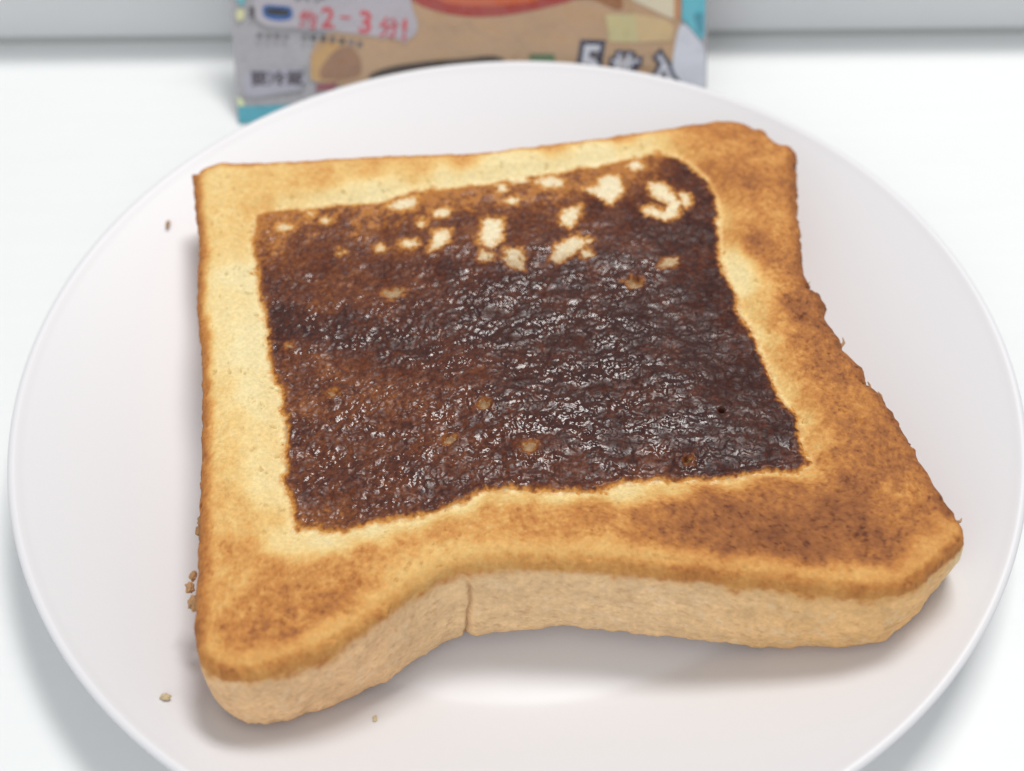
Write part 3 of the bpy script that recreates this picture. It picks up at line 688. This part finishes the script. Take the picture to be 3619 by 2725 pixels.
# ------------------------------------------------------------------ plastic bag behind the plate
PK = dict(
    FILM_EDGE=[(-66.85, -0.00), (-65.71, 29.19), (47.41, 27.03), (47.72, -1.36)],
    TEAL_BOTTOM=[(-66.64, 4.41), (-43.34, 4.73), (-11.74, 3.56), (-0.51, -0.41), (-66.72, 0.22)],
    TEAL_RIGHT=[(41.66, 33.46), (46.96, 33.36), (46.99, 19.58), (46.25, 17.66), (45.45, 18.54), (41.36, 23.11)],
    TEAL_DARK=[(44.02, 23.91), (46.46, 24.39), (46.56, 19.05), (45.90, 18.53)],
    TEAL_LEFT=[(-65.03, 35.49), (-62.60, 35.44), (-63.12, 28.30), (-63.86, 27.25), (-65.28, 28.97)],
    YELLOW_A=[(-65.44, 26.86), (-63.64, 27.25), (-63.33, 25.33), (-64.52, 24.29), (-65.50, 24.52)],
    YELLOW_B=[(-66.58, 6.83), (-65.61, 6.15), (-64.80, 4.82), (-65.51, 4.39), (-66.62, 4.63)],
    BREAD=[(-48.40, 20.35), (-37.93, 22.28), (-21.86, 34.67), (41.55, 33.46), (41.17, 20.76), (39.63, 10.00), (10.91, 7.29), (-31.89, 8.12), (-45.37, 8.82), (-49.27, 9.55)],
    GOLD=[(-48.10, 16.04), (-44.82, 18.67), (-40.89, 18.91), (-39.99, 14.80), (-38.53, 10.43), (-45.32, 9.69), (-48.68, 9.97)],
    BROWN=[(-46.27, 12.76), (-42.09, 17.54), (-38.14, 18.22), (-35.85, 14.72), (-36.26, 10.93), (-40.79, 10.26), (-46.41, 10.37)],
    JAM=[(-26.27, 34.75), (-24.32, 28.40), (-21.60, 27.08), (-16.67, 25.29), (-10.03, 24.10), (-2.25, 24.16), (4.44, 25.09), (11.12, 26.45), (17.79, 28.02), (22.24, 33.83)],
    JAM_IN=[(-19.66, 34.62), (-18.23, 28.28), (-12.17, 26.90), (-5.52, 26.56), (1.14, 26.86), (7.81, 27.36), (11.21, 34.04)],
    RIM=[(15.57, 27.64), (19.47, 31.78), (25.55, 31.67), (27.55, 26.35), (27.22, 24.87), (25.00, 25.34), (22.23, 26.88), (18.90, 28.00)],
    PLATE=[(-35.16, 10.37), (-33.97, 11.76), (-28.29, 13.27), (-18.15, 14.38), (-10.30, 14.66), (-4.68, 15.41), (-1.89, 14.71), (-0.23, 13.81), (-4.81, 9.78), (-22.86, 8.49), (-34.12, 8.71)],
    GREEN=[(4.62, 15.23), (10.44, 15.34), (10.99, 14.25), (10.74, 12.19), (4.79, 12.31)],
    BUTTER=[(23.11, 24.10), (30.23, 24.17), (30.93, 17.53), (24.00, 17.88)],
    BUTTER_SIDE=[(30.23, 24.17), (37.81, 22.75), (39.50, 20.80), (38.98, 17.80), (30.93, 17.53)],
    SLICE=[(29.41, 33.69), (39.35, 33.50), (39.59, 22.93), (37.80, 23.39), (32.78, 25.83), (29.44, 27.37)],
    ORANGE=[(39.35, 33.50), (41.00, 33.47), (41.14, 23.33), (39.81, 22.71)],
    CLEAR=[(40.61, 21.20), (41.70, 22.68), (45.69, 17.67), (47.16, 16.79), (47.81, -0.03), (39.18, 0.14), (39.25, 13.27)],
    RED_SMALL=[(-47.03, 9.29), (-41.94, 9.84), (-43.18, 7.68), (-47.68, 7.77)],
    WHITE_BANNER=[(-60.62, 35.40), (-24.07, 34.71), (-23.34, 25.20), (-21.39, 23.89), (-22.22, 19.41), (-24.69, 19.03), (-38.00, 21.00), (-50.18, 22.31), (-60.15, 23.14), (-61.58, 24.87)],
    BLUE=[(-59.04, 28.01), (-51.86, 27.45), (-51.83, 24.47), (-55.63, 24.12), (-59.13, 25.04)],
    BLACK=[(-58.30, 27.36), (-52.35, 26.82), (-52.68, 25.13), (-58.42, 25.66)],
    LABEL=[(-64.43, 13.11), (-49.37, 13.47), (-49.23, 8.24), (-65.38, 6.14)],
)
LEAN = math.radians(38)
BY = 90.15
def face_pt(u, v, lift=0.0):
    """u across, v up the leaning front of the bag; it straightens up above the lean"""
    straight = 40.0
    if v <= straight:
        y, z, a = BY + v * math.sin(LEAN), v * math.cos(LEAN), LEAN
    else:
        y, z = BY + straight * math.sin(LEAN), straight * math.cos(LEAN)
        n = 24; a = LEAN
        dv = (v - straight) / n
        for k in range(n):
            a = LEAN * max(0.0, 1 - (k + 0.5) * dv / 22.0)
            y += dv * math.sin(a); z += dv * math.cos(a)
    y -= math.cos(a) * lift; z += math.sin(a) * lift
    return (u, y, z)

def build_bag():
    root = bpy.data.objects.new('plastic_bag', None); COL.objects.link(root)
    root.location = (0, 0, 0); root.empty_display_size = 0.02
    tag(root, 'printed plastic food bag leaning against the wall behind the plate', 'food bag')
    film = plain_material('bag_film_white', (0.36, 0.35, 0.37), 0.22, 0.5, 120, 0.0018, 0.05, 40)
    U0, U1, H = -66.8, 47.7, 60.0
    nu, nv = 90, 90
    us = np.linspace(U0, U1, nu); vs = np.linspace(0, H, nv)
    front, back = [], []
    for u in us:
        for v in vs:
            # the lower right corner of the film is folded inwards
            k = smooth(0.0, 1.0, np.array((u - U0) / 6.0)) * smooth(0.0, 1.0, np.array((U1 - u) / 6.0)) * smooth(0, 1, np.array(v / 14.0)) * smooth(0, 1, np.array((H - v) / 8.0))
            w = 0.12 * mnoise.noise(Vector((u * 0.11, v * 0.16, 0)))
            front.append(face_pt(u, v, -0.25 + w))
            p = face_pt(u, v, -0.6)
            back.append((p[0], p[1] + 4.2 * float(k), p[2]))
    f = np.array(front); b = np.array(back)
    fast_mesh('film_front', f, grid_faces(nu, nv), film, root)
    fast_mesh('film_back', b, grid_faces(nu, nv)[:, ::-1], film, root)
    # side seams close the bag
    def strip(name, fa, ba):
        v = np.concatenate([fa, ba]); n = len(fa)
        fc = np.stack([np.arange(n - 1), np.arange(1, n), np.arange(1, n) + n, np.arange(n - 1) + n], -1)
        fast_mesh(name, v, fc, film, root)
    F = f.reshape(nu, nv, 3); Bk = b.reshape(nu, nv, 3)
    strip('side_seam', F[0], Bk[0]); strip('side_seam', F[-1], Bk[-1]); strip('top_seal', F[:, -1], Bk[:, -1]); strip('bottom_seal', F[:, 0], Bk[:, 0])

    mats = {}
    def ink(rgb, rough=0.24):
        if rgb not in mats:
            mats[rgb] = plain_material('ink_%d_%d_%d' % rgb, tuple(srgb(*rgb) * 1.0), rough, 0.5, 120, 0.0011, 0.08, 55)
        return mats[rgb]

    def patch(name, poly, rgb, lift, smooth_it=True):
        P = np.array(poly)
        P[:, 0] = np.clip(P[:, 0], U0 + 0.1, U1 - 0.1); P[:, 1] = np.clip(P[:, 1], 0.3, H)
        R = P
        if smooth_it:
            R, _ = resample(P, max(24, len(P) * 5))
            for _ in range(2): R = (np.roll(R, 1, 0) + 2 * R + np.roll(R, -1, 0)) / 4
        bm = bmesh.new()
        vv = [bm.verts.new([c * MM for c in face_pt(u, v, lift)]) for u, v in R]
        bm.faces.new(vv)
        bmesh.ops.triangulate(bm, faces=bm.faces[:])
        bm.normal_update()
        me = bpy.data.meshes.new(name); bm.to_mesh(me); bm.free()
        me.materials.append(ink(rgb))
        o = bpy.data.objects.new(name, me); COL.objects.link(o); o.parent = root
        return o

    patch('printed_bread_picture', PK['BREAD'], (178, 144, 110), 0.10)
    patch('printed_toast_patch', PK['GOLD'], (186, 146, 92), 0.14)  # gold and brown patches in the print of the toast
    patch('printed_toast_patch', PK['BROWN'], (146, 106, 78), 0.18)
    patch('printed_jam', PK['JAM'], (156, 54, 44), 0.14)
    patch('printed_jam_inner', PK['JAM_IN'], (190, 90, 50), 0.18)  # orange inner part of the printed jam
    patch('printed_toast_rim', PK['RIM'], (146, 92, 48), 0.20)
    patch('printed_brown_plate', PK['PLATE'], (56, 40, 28), 0.22)  # dark brown plate in the printed picture
    patch('printed_green_mark', PK['GREEN'], (84, 112, 72), 0.16, False)
    patch('printed_butter', PK['BUTTER'], (190, 178, 130), 0.24, False)
    patch('printed_butter_side', PK['BUTTER_SIDE'], (198, 170, 124), 0.26, False)
    patch('printed_slice', PK['SLICE'], (208, 196, 170), 0.22, False)
    patch('printed_slice_crust', PK['ORANGE'], (186, 130, 88), 0.24, False)
    patch('printed_red_mark', PK['RED_SMALL'], (140, 70, 78), 0.18, False)
    patch('teal_band', PK['TEAL_BOTTOM'], (70, 158, 176), 0.14, False)
    patch('teal_side', PK['TEAL_RIGHT'], (92, 172, 188), 0.28, False)
    patch('teal_side', PK['TEAL_DARK'], (58, 136, 156), 0.32)
    patch('teal_side', PK['TEAL_LEFT'], (104, 170, 178), 0.14)
    patch('yellow_mark', PK['YELLOW_A'], (206, 204, 158), 0.18)
    patch('yellow_mark', PK['YELLOW_B'], (206, 216, 166), 0.18)
    patch('clear_corner', PK['CLEAR'], (196, 198, 208), 0.30)
    patch('white_banner', PK['WHITE_BANNER'], (172, 166, 174), 0.30)
    patch('white_label', PK['LABEL'], (162, 160, 172), 0.20)
    patch('blue_tag', PK['BLUE'], (36, 90, 158), 0.36)
    patch('tag_print', PK['BLACK'], (26, 24, 34), 0.40)

    def text(name, body, u, v, size, rot, rgb, lift, bold=0.0, shear=0.0, xs=1.0):
        cu = bpy.data.curves.new(name, 'FONT')
        cu.body = body; cu.size = 1.0; cu.offset = bold; cu.shear = shear
        cu.align_x = 'LEFT'; cu.resolution_u = 3
        tmp = bpy.data.objects.new(name, cu); COL.objects.link(tmp)
        dg = bpy.context.evaluated_depsgraph_get()
        me = bpy.data.meshes.new_from_object(tmp.evaluated_get(dg))
        bpy.data.objects.remove(tmp)
        me.name = name
        ca, sa = math.cos(rot), math.sin(rot)
        for q in me.vertices:
            a, b2 = q.co.x * size * xs, q.co.y * size
            q.co = Vector(face_pt(u + a * ca - b2 * sa, v + a * sa + b2 * ca, lift)) * MM
        me.materials.clear(); me.materials.append(ink(rgb))
        for p in me.polygons: p.material_index = 0
        o = bpy.data.objects.new(name, me); COL.objects.link(o); o.parent = root
        return o

    RED = (190, 62, 74); WH = (176, 170, 176)
    # cooking time, running slightly downhill
    items = [('約', -50.6, 22.9, 4.4), ('2', -45.4, 22.6, 6.6), ('−', -40.8, 23.2, 4.6), ('3', -36.6, 21.2, 7.2), ('分', -31.6, 20.6, 5.0), ('!', -26.4, 19.4, 6.8)]
    for ch, u, v, sz in items:
        text('cooking_time_outline', ch, u, v, sz, -0.10, WH, 0.34, 0.09)
        text('cooking_time_lettering', ch, u, v, sz, -0.10, RED, 0.42, 0.025)
    # small line of dark characters, too small to read
    for k, (u, v, w) in enumerate([(-60.2, 20.9, .35), (-58.0, 20.8, .3), (-56.0, 20.7, .4), (-54.0, 20.6, .2), (-49.4, 20.2, .3), (-47.3, 20.1, .9), (-44.9, 20.0, .8), (-42.7, 19.8, .6), (-40.4, 19.3, .9), (-38.2, 19.0, .35), (-36.2, 18.5, .45), (-61.6, 27.0, .8), (-61.6, 25.8, .7)]):
        g = int(150 - 110 * w)
        patch('small_print', [(u - .62, v - .6), (u + .62, v - .62), (u + .6, v + .6), (u - .6, v + .58)], (g, g - 4, g), 0.44, False)
    text('storage_label', '要冷蔵', -63.2, 9.6, 3.6, -0.01, (66, 52, 66), 0.30, 0.02, 0, 1.22)
    NV = (40, 40, 66)
    for ch, u, v, sz in [('5', 15.9, 9.6, 11.0), ('枚', 23.8, 9.2, 7.0), ('入', 32.2, 7.6, 8.6)]:
        text('count_outline', ch, u, v, sz, -0.04, NV, 0.36, 0.13, 0.12)
        text('count_lettering', ch, u, v, sz, -0.04, (196, 196, 206), 0.44, 0.02, 0.12)
    text('brand_line', 'スター', -51.5, 28.8, 4.2, -0.06, (120, 116, 122), 0.40, 0.03)
    return root
build_bag()
